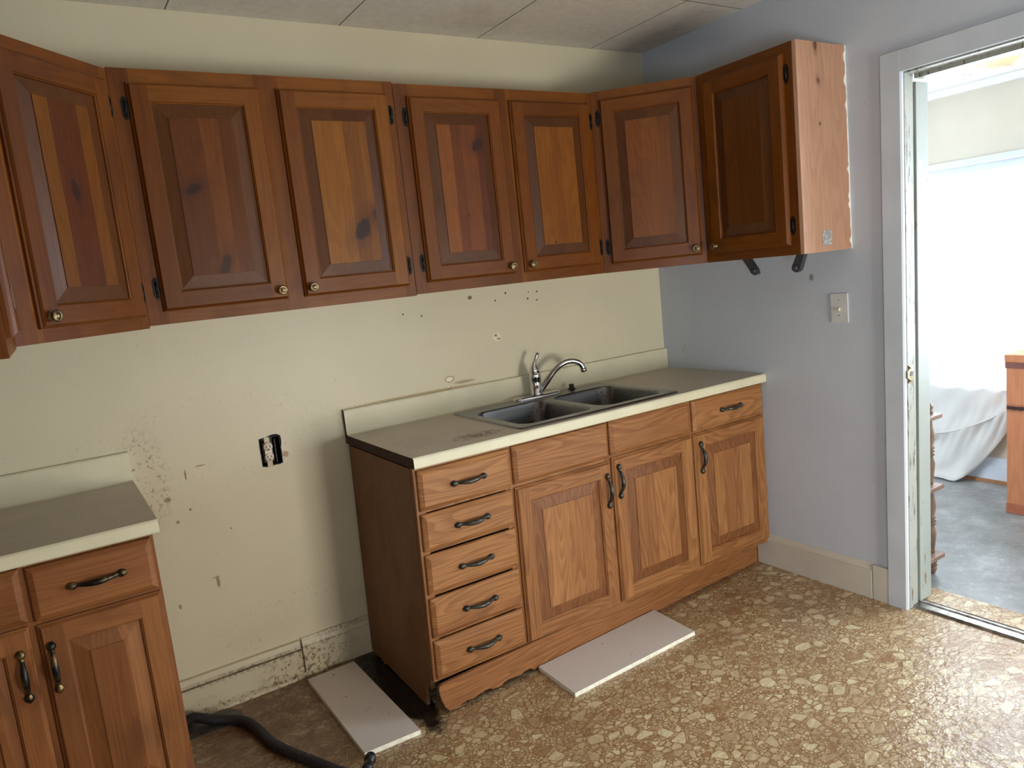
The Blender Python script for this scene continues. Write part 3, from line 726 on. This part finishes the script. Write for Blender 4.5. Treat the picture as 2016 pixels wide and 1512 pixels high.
# ------------------------------------------------------------------ base cabinets by the sink
def sag(p):
    """the old run has racked a little: its left end leans"""
    k_ = .020 * max(0.0, min(1.0, (-p[0] - .35) / 1.45)); return (p[0] + k_ * (p[2] - .88) / .80, p[1], p[2])
CT = .9258; FY = -.614   # face frame plane
SX0, SX1, SX2, SX3 = -1.780, -1.396, -.478, -.002
def base_cab(label, X0, X1, fronts, doors, frame_x, seed, zt=.886, fn=sag, v=None, hm=None, side=False, pull_m=None):
    v = v or oak_v; hm = hm or oak_h
    t = thing('base_cabinet', label, 'cabinet', (0, 0, 0)); t.location = (X0, FY, 0)
    def L(mb): mb.v = [(a - X0, b - FY, c_) for a, b, c_ in [(fn(p) if fn else p) for p in mb.v]]; return mb
    c = MB()
    c.box(X0 + .016, X0 + .022, FY + .02, -.022, .10, zt, 0) if False else None
    c.box(X1 - .016, X1 - .0005, FY + .019, -.024, .1185, zt - .001, 0)
    if not side: c.box(X0 + .0005, X0 + .016, FY + .019, -.024, .1185, zt - .001, 0)
    c.box(X0 + .016, X1 - .016, FY + .019, -.024, .1185, .132, 0); c.box(X0 + .016, X1 - .016, -.030, -.024, .12, zt - .001, 0)
    L(c).obj('carcass', [inside_dark], t)
    f = MB()
    for (a, b, c0, c1, mi) in frame_x: f.box(a, b, FY - .0005 * (mi == 0), FY + .019, c0, c1, mi)
    L(f).obj('face_frame', [v, hm], t, seed=seed)
    for n_, (a, b, c0, c1, pull) in enumerate(fronts):
        d = L(slab_front(MB(), a, b, c0, c1, FY - .001)).obj('drawer' if pull else 'false_front', [hm], t, seed=seed + n_ * .61 + a)
        if pull:
            pcx, pcz = (a + b) / 2 + .006, (c0 + c1) / 2
            L(place(pull_mb(True), pcx, FY - .020, pcz)).obj('handle', pull_m or bronze, d)
    for n_, (a, b, c0, c1, hx, hz) in enumerate(doors):
        d = L(panel_door(MB(), a, b, c0, c1, FY - .001, st=.058, bev=.038)).obj('door', [v, hm, v, oak_bev if v is oak_v else loak_v], t, seed=seed + 2 + n_ * .83 + a)
        L(place(pull_mb(False), hx, FY - .020, hz)).obj('handle', pull_m or bronze, d)
    return t, L
dz = [(.735, .876), (.592, .722), (.437, .577), (.280, .422), (.128, .267)]
t, L = base_cab('oak base cabinet with five stacked drawers, left end of the sink run', SX0, SX1, [(-1.770, -1.404, a, b, True) for a, b in dz], [],
                [(SX0, -1.745, .118, .886, 0), (-1.425, SX1, .118, .886, 0), (-1.745, -1.425, .855, .886, 1), (-1.745, -1.425, .118, .145, 1)] +
                [(-1.745, -1.425, a - .010, a + .012, 1) for a, _ in dz[:4]], .8, side=True)
# veneered side, with the toe notch cut out
c = MB(); c.prism([(-.024, .012), (-.024, .884), (FY + .0195, .884), (FY + .0195, .085), (FY + .075, .085), (FY + .075, .0)], 0, SX0 - .004, SX0 + .010)
L(c).obj('side_panel', side_ply, t, label='brown veneered side panel with a torn toe notch', seed=.3)
base_cab('oak sink base cabinet with two false drawer fronts over two doors', SX1 + .0005, SX2, [(-1.390, -.943, .738, .879, False), (-.932, -.486, .745, .884, False)],
         [(-1.390, -.941, .122, .724, -.966, .610), (-.929, -.486, .130, .733, -.905, .635)],
         [(SX1 + .0005, -1.372, .118, .886, 0), (-.958, -.915, .118, .886, 0), (-.505, SX2, .118, .886, 0), (-1.372, -.958, .855, .886, 1), (-.915, -.505, .855, .886, 1),
          (-1.372, -.958, .715, .750, 1), (-.915, -.505, .715, .750, 1), (-1.372, -.958, .118, .145, 1), (-.915, -.505, .118, .145, 1)], 3.1)
base_cab('oak base cabinet with one drawer over one door, against the right wall', SX2 + .0005, SX3, [(-.470, -.014, .744, .882, True)],
         [(-.470, -.018, .140, .735, -.440, .628)],
         [(SX2 + .0005, -.445, .118, .886, 0), (-.045, SX3, .118, .886, 0), (-.445, -.045, .855, .886, 1), (-.445, -.045, .715, .755, 1), (-.445, -.045, .118, .16, 1)], 5.2)
# toe board, pulled forward and torn at its left end
pts = []; rr = random.Random(5)
top = [(-1.792, .062), (-1.797, .098), (-1.794, .112), (-1.780, .1165), (-1.70, .1165), (-1.40, .116), (-.478, .108), (-.004, .105)]
N = 170; bot = []
for i in range(N + 1):
    x = -.004 - i * (1.768 - .004) / N
    j = 0 if x > -1.15 else min(1, (-x - 1.15) / .25)
    bot.append((x, .0005 + j * (.004 + .005 * rr.random() + .009 * abs(math.sin(i * .19)) + (.005 if i % 9 < 4 else 0))))
bot[-1] = (-1.745, .006); bot[-2] = (-1.725, .004); bot[-3] = (-1.70, .006)
out = top + bot + [(-1.766, .010), (-1.779, .026), (-1.786, .045)]
c = MB(); c.prism(out, 1, 0, .012)
def toe(p):
    f_ = (-p[0]) / 1.77; y0 = -.548 - .094 * f_ ** 1.0
    return (p[0], y0 + p[1], p[2])
o = c.obj('toe_board', oak_h, None, fn=toe, seed=7.7); tag(o, 'oak toe board with torn ragged left end under the sink cabinets', 'toe board')

# ------------------------------------------------------------------ countertops
def counter(label, x0, x1, hole=None, D=-.643, endmi=1):
    th = .038
    def prof_front(y_back):
        return [(y_back, CT - th * .0 - .0), (D + .020, CT), (D + .012, CT + .0016), (D + .006, CT + .0010), (D + .0015, CT - .004), (D, CT - .010), (D, CT - th + .004), (D + .004, CT - th), (D + .022, CT - th), (D + .022, CT - .024), (y_back, CT - .024)]
    mb = MB()
    if hole:
        hx0_, hx1_, hy0_, hy1_ = hole
        mb.prism(prof_front(hy0_), 0, x0, x1, 0, endmi)
        mb.box(x0, hx0_, hy0_, -.02, CT - .024, CT); mb.box(hx1_, x1, hy0_, -.02, CT - .024, CT); mb.box(hx0_, hx1_, hy1_, -.02, CT - .024, CT)
        mb.add([(x0 - .0005, hy0_, CT - .034), (x0 - .0005, -.0, CT - .034), (x0 - .0005, 0, CT - .001), (x0 - .0005, hy0_, CT - .001)], [(0, 1, 2, 3)], endmi)
        mb.box(x0 - .0004, x0 + .02, hy0_ - .03, 0, CT - .036, CT - .0008, endmi)
    else:
        mb.prism(prof_front(-.02), 0, x0, x1, 0, endmi)
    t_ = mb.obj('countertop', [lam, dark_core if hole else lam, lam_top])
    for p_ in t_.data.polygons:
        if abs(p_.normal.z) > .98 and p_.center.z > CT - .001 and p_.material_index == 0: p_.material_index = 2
    tag(t_, label, 'countertop')
    b = MB(); bs = CT + .1025
    b.prism([(-.030, CT), (-.0225, CT + .004), (-.020, CT + .012), (-.020, bs - .006), (-.017, bs - .001), (-.012, bs), (-.001, bs), (-.001, CT - .02), (-.020, CT - .02)], 0, x0, x1, 0, endmi if hole else 0)
    b.obj('backsplash', [lam, dark_core], t_)
    return t_
counter('long cream laminate countertop holding the sink, dark broken left end', -1.784, -.001, (-1.300, -.525, -.585, -.085))
counter('cream laminate countertop at the left border of the room', XL + .001, -2.563, None, -.630, 0)

# ------------------------------------------------------------------ left base cabinet
LX0, LX1 = XL + .002, -2.580
FYs = FY; FY = -.598
t, L = base_cab('worn oak base cabinet under the left countertop, handles rubbed to brass', LX0, LX1,
                [(-2.886, -2.588, .728, .876, True), (LX0 + .01, -2.900, .733, .880, False)],
                [(-2.886, -2.586, .125, .718, -2.862, .598), (LX0 + .01, -2.904, .125, .722, -2.930, .598)],
                [(LX0, LX0 + .03, .10, .886, 0), (-2.915, -2.875, .10, .886, 0), (-2.612, LX1, .0, .886, 0), (LX0 + .03, -2.915, .855, .886, 1), (-2.875, -2.612, .855, .886, 1),
                 (LX0 + .03, -2.915, .71, .745, 1), (-2.875, -2.612, .705, .745, 1), (LX0 + .03, -2.915, .10, .145, 1), (-2.875, -2.612, .10, .145, 1)], 9.1, fn=None, v=loak_v, hm=loak_h, pull_m=bronze_worn)
c = MB(); c.box(LX1 - .010, LX1 + .002, FY + .0195, -.034, 0, .884); L(c).obj('side_panel', loak_v, t, seed=1.1)
c = MB(); c.box(LX0, -2.612, FY + .06, FY + .072, 0, .11); L(c).obj('toe_board', loak_h, t, seed=1.7)
FY = FYs

# ------------------------------------------------------------------ sink
def rrect(x0, x1, y0, y1, r_, n=7):
    P = []
    for cx_, cy_, a0 in ((x1 - r_, y1 - r_, 0), (x0 + r_, y1 - r_, PI / 2), (x0 + r_, y0 + r_, PI), (x1 - r_, y0 + r_, 1.5 * PI)):
        for i in range(n): a = a0 + PI / 2 * i / (n - 1); P.append((cx_ + r_ * math.cos(a), cy_ + r_ * math.sin(a)))
    return P
t = thing('kitchen_sink', 'double bowl stainless steel drop-in sink in the long countertop', 'sink', (-.916, -.34, CT))
ox, oy = -.916, -.34
def loops(mb, LL, smooth=True, cap_last=True):
    n = len(LL[0]); vs = [p for l in LL for p in l]
    fs = [(i * n + j, i * n + (j + 1) % n, (i + 1) * n + (j + 1) % n, (i + 1) * n + j) for i in range(len(LL) - 1) for j in range(n)]
    if cap_last: fs.append(tuple((len(LL) - 1) * n + j for j in range(n)))
    mb.add(vs, fs, 0, smooth)
SXa, SXb, SYa, SYb = -1.325, -.507, -.606, -.055
bowls = [(-1.285, -.935, -.562, -.165), (-.895, -.545, -.562, -.165)]
# rim deck: tessellated by filling outer loop with two holes
bm = bmesh.new()
def ring_edges(P, z):
    vs = [bm.verts.new((x - ox, y - oy, z)) for x, y in P]
    return [bm.edges.new((vs[i], vs[(i + 1) % len(vs)])) for i in range(len(vs))]
E_ = ring_edges(rrect(SXa + .008, SXb - .008, SYa + .008, SYb - .008, .02), .006)
for b in bowls: E_ += ring_edges(rrect(*b, .062), .006)
bmesh.ops.triangle_fill(bm, use_beauty=True, edges=E_)
bm.verts.ensure_lookup_table()
mb = MB(); mb.add([v.co[:] for v in bm.verts], [tuple(v.index for v in f_.verts) for f_ in bm.faces], 0, False); bm.free()
def z3(P, z): return [(x - ox, y - oy, z) for x, y in P]
loops(mb, [z3(rrect(SXa + .008, SXb - .008, SYa + .008, SYb - .008, .02), .006), z3(rrect(SXa + .004, SXb - .004, SYa + .004, SYb - .004, .023), .0055), z3(rrect(SXa, SXb, SYa, SYb, .026), .0006)], cap_last=False)
mb.obj('rim', steel_m, t)
for b in bowls:
    mb = MB(); L_ = []
    for ins, z, r_ in ((0, .006, .062), (.003, .004, .060), (.006, -.004, .058), (.012, -.09, .056), (.022, -.140, .052), (.040, -.158, .045), (.07, -.162, .04)):
        L_.append(z3(rrect(b[0] + ins, b[1] - ins, b[2] + ins, b[3] - ins, r_), z))
    loops(mb, L_); o = mb.obj('bowl', steel_m, t)
    cx_, cy_ = (b[0] + b[1]) / 2 - ox, (b[2] + b[3]) / 2 - oy
    mb = MB(); mb.lathe([(.045, 0), (.044, .003), (.034, .002), (.032, -.004), (.0005, -.005)], (cx_, cy_, -.162), (0, 0, 1), 24); mb.obj('drain', chrome, o)
# ------------------------------------------------------------------ faucet
fx, fy, fz = -.898, -.092, CT + .0065
t = thing('faucet', 'chrome single-lever kitchen faucet standing behind the sink bowls', 'faucet', (fx, fy, fz))
mb = MB(); P0 = rrect(-.128, .128, -.029, .029, .0285, 9)
loops(mb, [[(x, y, 0) for x, y in P0], [(x * .995, y * .98, .006) for x, y in P0], [(x * .975, y * .88, .0105) for x, y in P0], [(x * .93, y * .6, .0115) for x, y in P0]])
mb.obj('base_plate', chrome, t)
mb = MB(); mb.lathe([(.027, 0), (.028, .002), (.028, .010), (.0255, .012), (.0265, .072), (.0275, .076), (.0275, .092), (.026, .100), (.0240, .107)], (0, 0, .010), (0, 0, 1), 28); mb.obj('body', chrome, t)
mb = MB(); mb.tube([(0, 0, .112), (-.001, .000, .128), (-.001, 0, .140), (0.001, 0, .152), (.008, -.001, .168), (.018, -.002, .186), (.024, -.003, .198)],
                   [.0245, .0200, .0145, .0095, .0075, .0080, .0090], 18, flat=(1, 1)); mb.obj('lever', chrome, t)
mb = MB()
ctrl = [(.016, -.004, .020), (.048, -.018, .062), (.082, -.032, .104), (.120, -.048, .134), (.158, -.062, .143), (.190, -.074, .135), (.208, -.081, .118), (.213, -.083, .103)]
def spline(cp_, n=8):
    out_ = []; C_ = [Vector(c_) for c_ in cp_]; C_ = [C_[0] * 2 - C_[1]] + C_ + [C_[-1] * 2 - C_[-2]]
    for i in range(1, len(C_) - 2):
        p0, p1, p2, p3 = C_[i - 1:i + 3]
        for j in range(n):
            s_ = j / n; out_.append(.5 * ((2 * p1) + (p2 - p0) * s_ + (2 * p0 - 5 * p1 + 4 * p2 - p3) * s_ ** 2 + (3 * p1 - p0 - 3 * p2 + p3) * s_ ** 3))
    out_.append(C_[-2]); return out_
pp = spline(ctrl); mb.tube(pp, [.0145 - .0022 * min(1, i / 30) for i in range(len(pp))], 18); sp_obj = mb.obj('spout', chrome, t)
mb = MB(); d_ = (pp[-1] - pp[-3]).normalized(); mb.tube([pp[-1] - d_ * .001, pp[-1] + d_ * .016], [.014, .014], 18); mb.obj('aerator', brass_old if False else plain('dull_chrome', (190, 184, 170), .25, 1), sp_obj)
mb = MB(); mb.lathe([(.019, 0), (.019, .003), (.012, .005), (.0118, .022), (.0105, .024), (.0005, .024)], (0, 0, 0), (0, 0, 1), 20)
o = mb.obj('hole_cap', plain('black_plastic', (20, 21, 26), .35)); o.location = (-.693, -.085, CT + .0065); tag(o, 'small black plastic plug in the sink rim right of the faucet', 'plug')

# ------------------------------------------------------------------ outlet in its hole
t = thing('wall_outlet', 'bare duplex outlet without cover in a ragged black wall hole', 'outlet', ((hx0 + hx1) / 2, 0, (hz0 + hz1) / 2))
mb = MB(); X, Z = (hx1 - hx0) / 2, (hz1 - hz0) / 2
mb.box(-X, X, .050, .052, -Z, Z); mb.box(-X - .0, -X + .002, 0.001, .05, -Z, Z); mb.box(X - .002, X, 0.001, .05, -Z, Z); mb.box(-X, X, 0.001, .05, -Z, -Z + .002); mb.box(-X, X, .001, .05, Z - .002, Z)
mb.obj('box', plain('black_box', (10, 10, 12), .5), t)
rr = random.Random(9); mb = MB(); ring_o = []
K = 28
for i in range(K):
    a = 2 * PI * i / K; c_, s_ = math.cos(a), math.sin(a); m_ = max(abs(c_) / X, abs(s_) / Z); px_, pz_ = c_ / m_, s_ / m_
    k1 = 1.0 + .05 * rr.random() + (.10 if (px_ > 0 and pz_ > Z * .3) else 0); ring_o.append(((px_ * .985, pz_ * .985), (px_ * k1, pz_ * k1)))
for i in range(K):
    (a0, a1), (b0, b1) = ring_o[i], ring_o[(i + 1) % K]
    mb.add([(a0[0], -.0008, a0[1]), (a1[0], -.0008, a1[1]), (b1[0], -.0008, b1[1]), (b0[0], -.0008, b0[1])], [(0, 1, 2, 3)])
mb.obj('ragged_edge', plain('broken_plaster_edge', (26, 22, 20), .9), t)
mb = MB(); mb.box(-.008 - .012, .004 - .004, -.003, -.0015, -Z - .004, Z + .002, bev=.0004)
mb.v = [(a, b, c_) for a, b, c_ in mb.v]; mb.obj('yoke', plain('zinc_yoke', (116, 108, 92), .4, .7), t)
mb = MB(); cxo = -.010
mb.box(cxo - .014, cxo + .014, -.006, .03, -.034, .034, bev=.002)
for s_ in (-1, 1): mb.lathe([(.017, .0), (.017, .0095), (.016, .0115), (.0005, .0115)], (cxo, .002, s_ * .0195), (0, -1, 0), 24)
b_o = mb.obj('receptacle', plastic_w, t)
for s_ in (-1, 1):
    for dx in (-.0065, .0065):
        mb = MB(); mb.box(cxo + dx - .0013, cxo + dx + .0013, -.0101, -.0094, s_ * .0195 - .003, s_ * .0195 + .006); mb.obj('slot', black_rub, b_o)
    mb = MB(); mb.lathe([(.0028, 0), (.0028, .0008)], (cxo, -.0094, s_ * .0195 - .0095), (0, -1, 0), 12); mb.obj('ground_hole', black_rub, b_o)
mb = MB(); mb.box(.016, .020, -.0015, .03, -.048, .045); mb.obj('box_rim', black_iron, t)

# ------------------------------------------------------------------ light switch
t = thing('light_switch', 'white toggle light switch plate on the right wall beside the doorway', 'switch', (0, -1.027, 1.221))
mb = MB(); mb.box(-.006, 0, -.039, .039, -.060, .060, bev=.0025); mb.obj('plate', plain('switch_plate_plastic', (206, 208, 206), .35, var=.02), t)
mb = MB(); mb.prism([(-.006, -.010), (-.018, -.004), (-.018, .003), (-.006, .006)], 1, -.005, .005); mb.v = [(a, b, c_ - .004) for a, b, c_ in mb.v]; mb.obj('toggle', plastic_w, t)
for s_ in (-1, 1):
    mb = MB(); mb.lathe([(.0005, 0), (.0035, 0), (.003, .001), (.0005, .0014)], (-.006, 0, s_ * .030), (-1, 0, 0), 10); mb.obj('screw', chrome, t)

# ------------------------------------------------------------------ loose boards, hose, scrap on the floor
def board(name, label, P4, th, z=0.0005):
    A = [Vector((p[0], p[1], 0)) for p in P4]; c0 = sum(A, Vector()) / 4
    mb = MB(); vs = [(p.x - c0.x, p.y - c0.y, zz) for zz in (0, th) for p in A]
    mb.add(vs, [(4, 5, 6, 7), (3, 2, 1, 0)], 0); mb.add(vs, [(0, 1, 5, 4), (1, 2, 6, 5), (2, 3, 7, 6), (3, 0, 4, 7)], 1)
    o_ = mb.obj(name, [board_top(label), white_edge]); o_.location = (c0.x, c0.y, z); return tag(o_, label, 'board')
def board_top(label):
    k = NT('scuffed_melamine', .42); tc = k.coords(); a = k.noise(tc, 45, 4, .8); b = k.noise(tc, 6, 2)
    c_ = k.mix(k.math('MULTIPLY', k.rng(a, .60, .70), k.rng(b, .5, .65, 0, .6)), lin((206, 196, 186)), lin((120, 106, 92)))
    d_ = k.noise(tc, 38, 1, .5); c_ = k.mix(k.rng(d_, .79, .80), c_, lin((40, 30, 26))); k.base(c_); return k.mat
board('shelf_board', 'loose white melamine board on the floor left of the drawer cabinet', [(-2.095, -.076), (-1.904, -.073), (-1.899, -.682), (-2.095, -.672)], .016)
board('shelf_board', 'loose white melamine board on the floor in front of the sink doors', [(-1.374, -.628), (-.744, -.594), (-.760, -.843), (-1.381, -.864)], .016)
ctrl = [(-2.545, -.052, .020), (-2.51, -.075, .034), (-2.46, -.115, .022), (-2.41, -.150, .018), (-2.365, -.205, .018), (-2.34, -.30, .0185), (-2.325, -.40, .0185), (-2.285, -.51, .0185), (-2.235, -.62, .0185), (-2.20, -.70, .0185), (-2.165, -.755, .0185), (-2.13, -.775, .020)]
pp = spline(ctrl, 40); R0 = .0165
mb = MB(); mb.tube(pp, [R0 + (.0012 if (i // 2) % 2 else -.0004) for i in range(len(pp))], 16)
t = thing('drain_hose', 'black corrugated drain hose lying on the floor beside the left cabinet', 'hose', (-2.34, -.3, 0))
for p_ in (mb,): p_.v = [(a + 2.34, b + .3, c_) for a, b, c_ in p_.v]
mb.obj('tube', black_rub, t)
mb = MB(); e0 = Vector((-2.13, -.775, .021)); e1 = Vector((-2.095, -.725, .030))
def lp(a): return e0.lerp(e1, a) + Vector((2.34, .3, 0))
mb.tube([lp(-.1), lp(.15), lp(.2), lp(.35), lp(.4), lp(.75), lp(.8), lp(1.0), lp(1.05), lp(1.15)], [.014, .014, .0175, .0175, .015, .015, .0185, .0185, .0155, .015], 18); mb.obj('connector', plain('hard_black_plastic', (26, 26, 28), .35), t)
mb = MB(); pl = [(-2.572, -.050), (-2.395, -.040), (-2.352, -.095), (-2.385, -.165), (-2.57, -.150)]
mb.prism(pl, 2, 0.0, .003); o = mb.obj('metal_scrap', plain('dull_grey_metal', (88, 84, 78), .4, .5, var=.25, vs=30)); o.location = (0, 0, .0006)
tag(o, 'flat grey scrap of sheet metal under the black hose', 'scrap')

# ------------------------------------------------------------------ next room: sheet, spindle shelf, wooden counter end
rr = random.Random(2)
def sheet():
    # hem runs along the floor on the left and rises to the right
    Y0, Y1 = -.05, -1.45; NU, NV = 110, 60; vs = []
    def hem(y):
        if y > -.62: return .008
        return .008 + ((-y - .62) / .28) ** 1.35 * .36
    def seam(y): return .27 + max(0, (-y - .45)) ** 1.6 * .70
    for i in range(NU + 1):
        y = Y0 + (Y1 - Y0) * i / NU; zb = hem(y)
        for j in range(NV + 1):
            b = j / NV; z = zb + (1.30 - zb) * b
            s_ = seam(y); d = z - s_
            x = 1.772 - .05 * max(0, 1 - z / .6) ** 1.2
            x -= .016 * math.exp(-(d / .035) ** 2)
            g = math.exp(-((d + .07) / .08) ** 2) + .6 * math.exp(-((d - .06) / .09) ** 2)
            x -= .014 * g * (abs(math.sin(y * 52 + 3 * math.sin(z * 9 + y * 4))) - .5) + .009 * math.sin((y * 1.2 + z * 1.1) * 26 + 2 * math.sin(y * 9)) * max(0, 1 - b)
            x -= .016 * abs(math.sin((z - y * .7) * 11)) * max(0, .7 - b)
            if z < .05: x -= .05 * (1 - z / .05) ** 1.5
            vs.append((x, y, z))
    fs = [(i * (NV + 1) + j, (i + 1) * (NV + 1) + j, (i + 1) * (NV + 1) + j + 1, i * (NV + 1) + j + 1) for i in range(NU) for j in range(NV)]
    mb_ = MB(); mb_.add(vs, fs, 0, True)
    o_ = mb_.obj('bed_sheet', sheetm); sol = o_.modifiers.new('thickness', 'SOLIDIFY'); sol.thickness = .0015; sol.offset = 0
    tag(o_, 'white bed sheet hung over the window, its hem trailing on the grey floor', 'sheet')
    e_ = MB(); pts_ = []
    for i in range(0, 61):
        y = -.2 - i * .0195; pts_.append((1.772 - .05 * max(0, 1 - seam(y) / .6) ** 1.2 - .024, y, seam(y)))
    e_.tube(pts_, .006, 8); e_.obj('elastic_seam', sheetm, o_)
sheet()

t = thing('spindle_shelf', 'open wooden shelf with turned spindles just beyond the doorway', 'shelf', (.30, -.968, 0))
shelf_w = plain('brown_stained_shelf', (126, 98, 80), .45, var=.1, vs=20)
for z in (.085, .398, .712):
    mb = MB(); mb.box(-.11, .118, -.243, .30, z - .010, z + .010, bev=.004); mb.obj('shelf_plank', shelf_w, t)
def spin_prof(z0, z1):
    h = z1 - z0
    return [(r_, z0 + h * a) for r_, a in ((.008, 0), (.011, .03), (.010, .06), (.012, .12), (.017, .26), (.018, .32), (.012, .40), (.0105, .42), (.018, .45), (.0105, .475), (.0185, .50), (.0105, .525), (.018, .55), (.011, .58), (.018, .68), (.019, .74), (.012, .88), (.010, .94), (.011, .97), (.008, 1))]
for (sx_, sy_) in ((-.085, -.205), (.084, -.205), (-.085, .27), (.09, .27)):
    for (a, b) in ((.0, .076), (.094, .389), (.407, .703)):
        mb = MB(); mb.lathe(spin_prof(a, b), (sx_, sy_, 0), (0, 0, 1), 16); mb.obj('spindle', shelf_w, t)
    mb = MB(); mb.lathe([(.012, 0), (.017, .008), (.010, .016), (.014, .024), (.016, .034), (.009, .046), (.0005, .052)], (sx_, sy_, .721), (0, 0, 1), 16); mb.obj('finial', shelf_w, t)

t = thing('bar_counter', 'reddish wooden bar end standing on the grey floor of the next room', 'counter', (1.33, -1.055, 0))
rw = wood('orange_plywood', [(190, 122, 82), (198, 130, 88)], False, .4, contrast=.2, grime=.1, rough=.5, ring=8, knots=((.0, .56, .006, .009, 0, .9),))
mb = MB(); mb.box(0, .32, -.9, 0, .052, .80, bev=.002); mb.obj('body', rw, t)
mb = MB(); mb.box(-.003, .323, -.903, .003, 0, .052, bev=.002); mb.obj('plinth', plain('red_brown_plinth', (160, 92, 62), .5), t)
mb = MB(); mb.box(-.004, .324, -.904, .004, .765, .795, bev=.002); mb.obj('trim_band', plain('dark_band', (112, 62, 50), .45), t)
mb = MB(); mb.box(-.006, .326, -.906, .006, .7955, .835, bev=.004); mb.obj('top', rw, t)
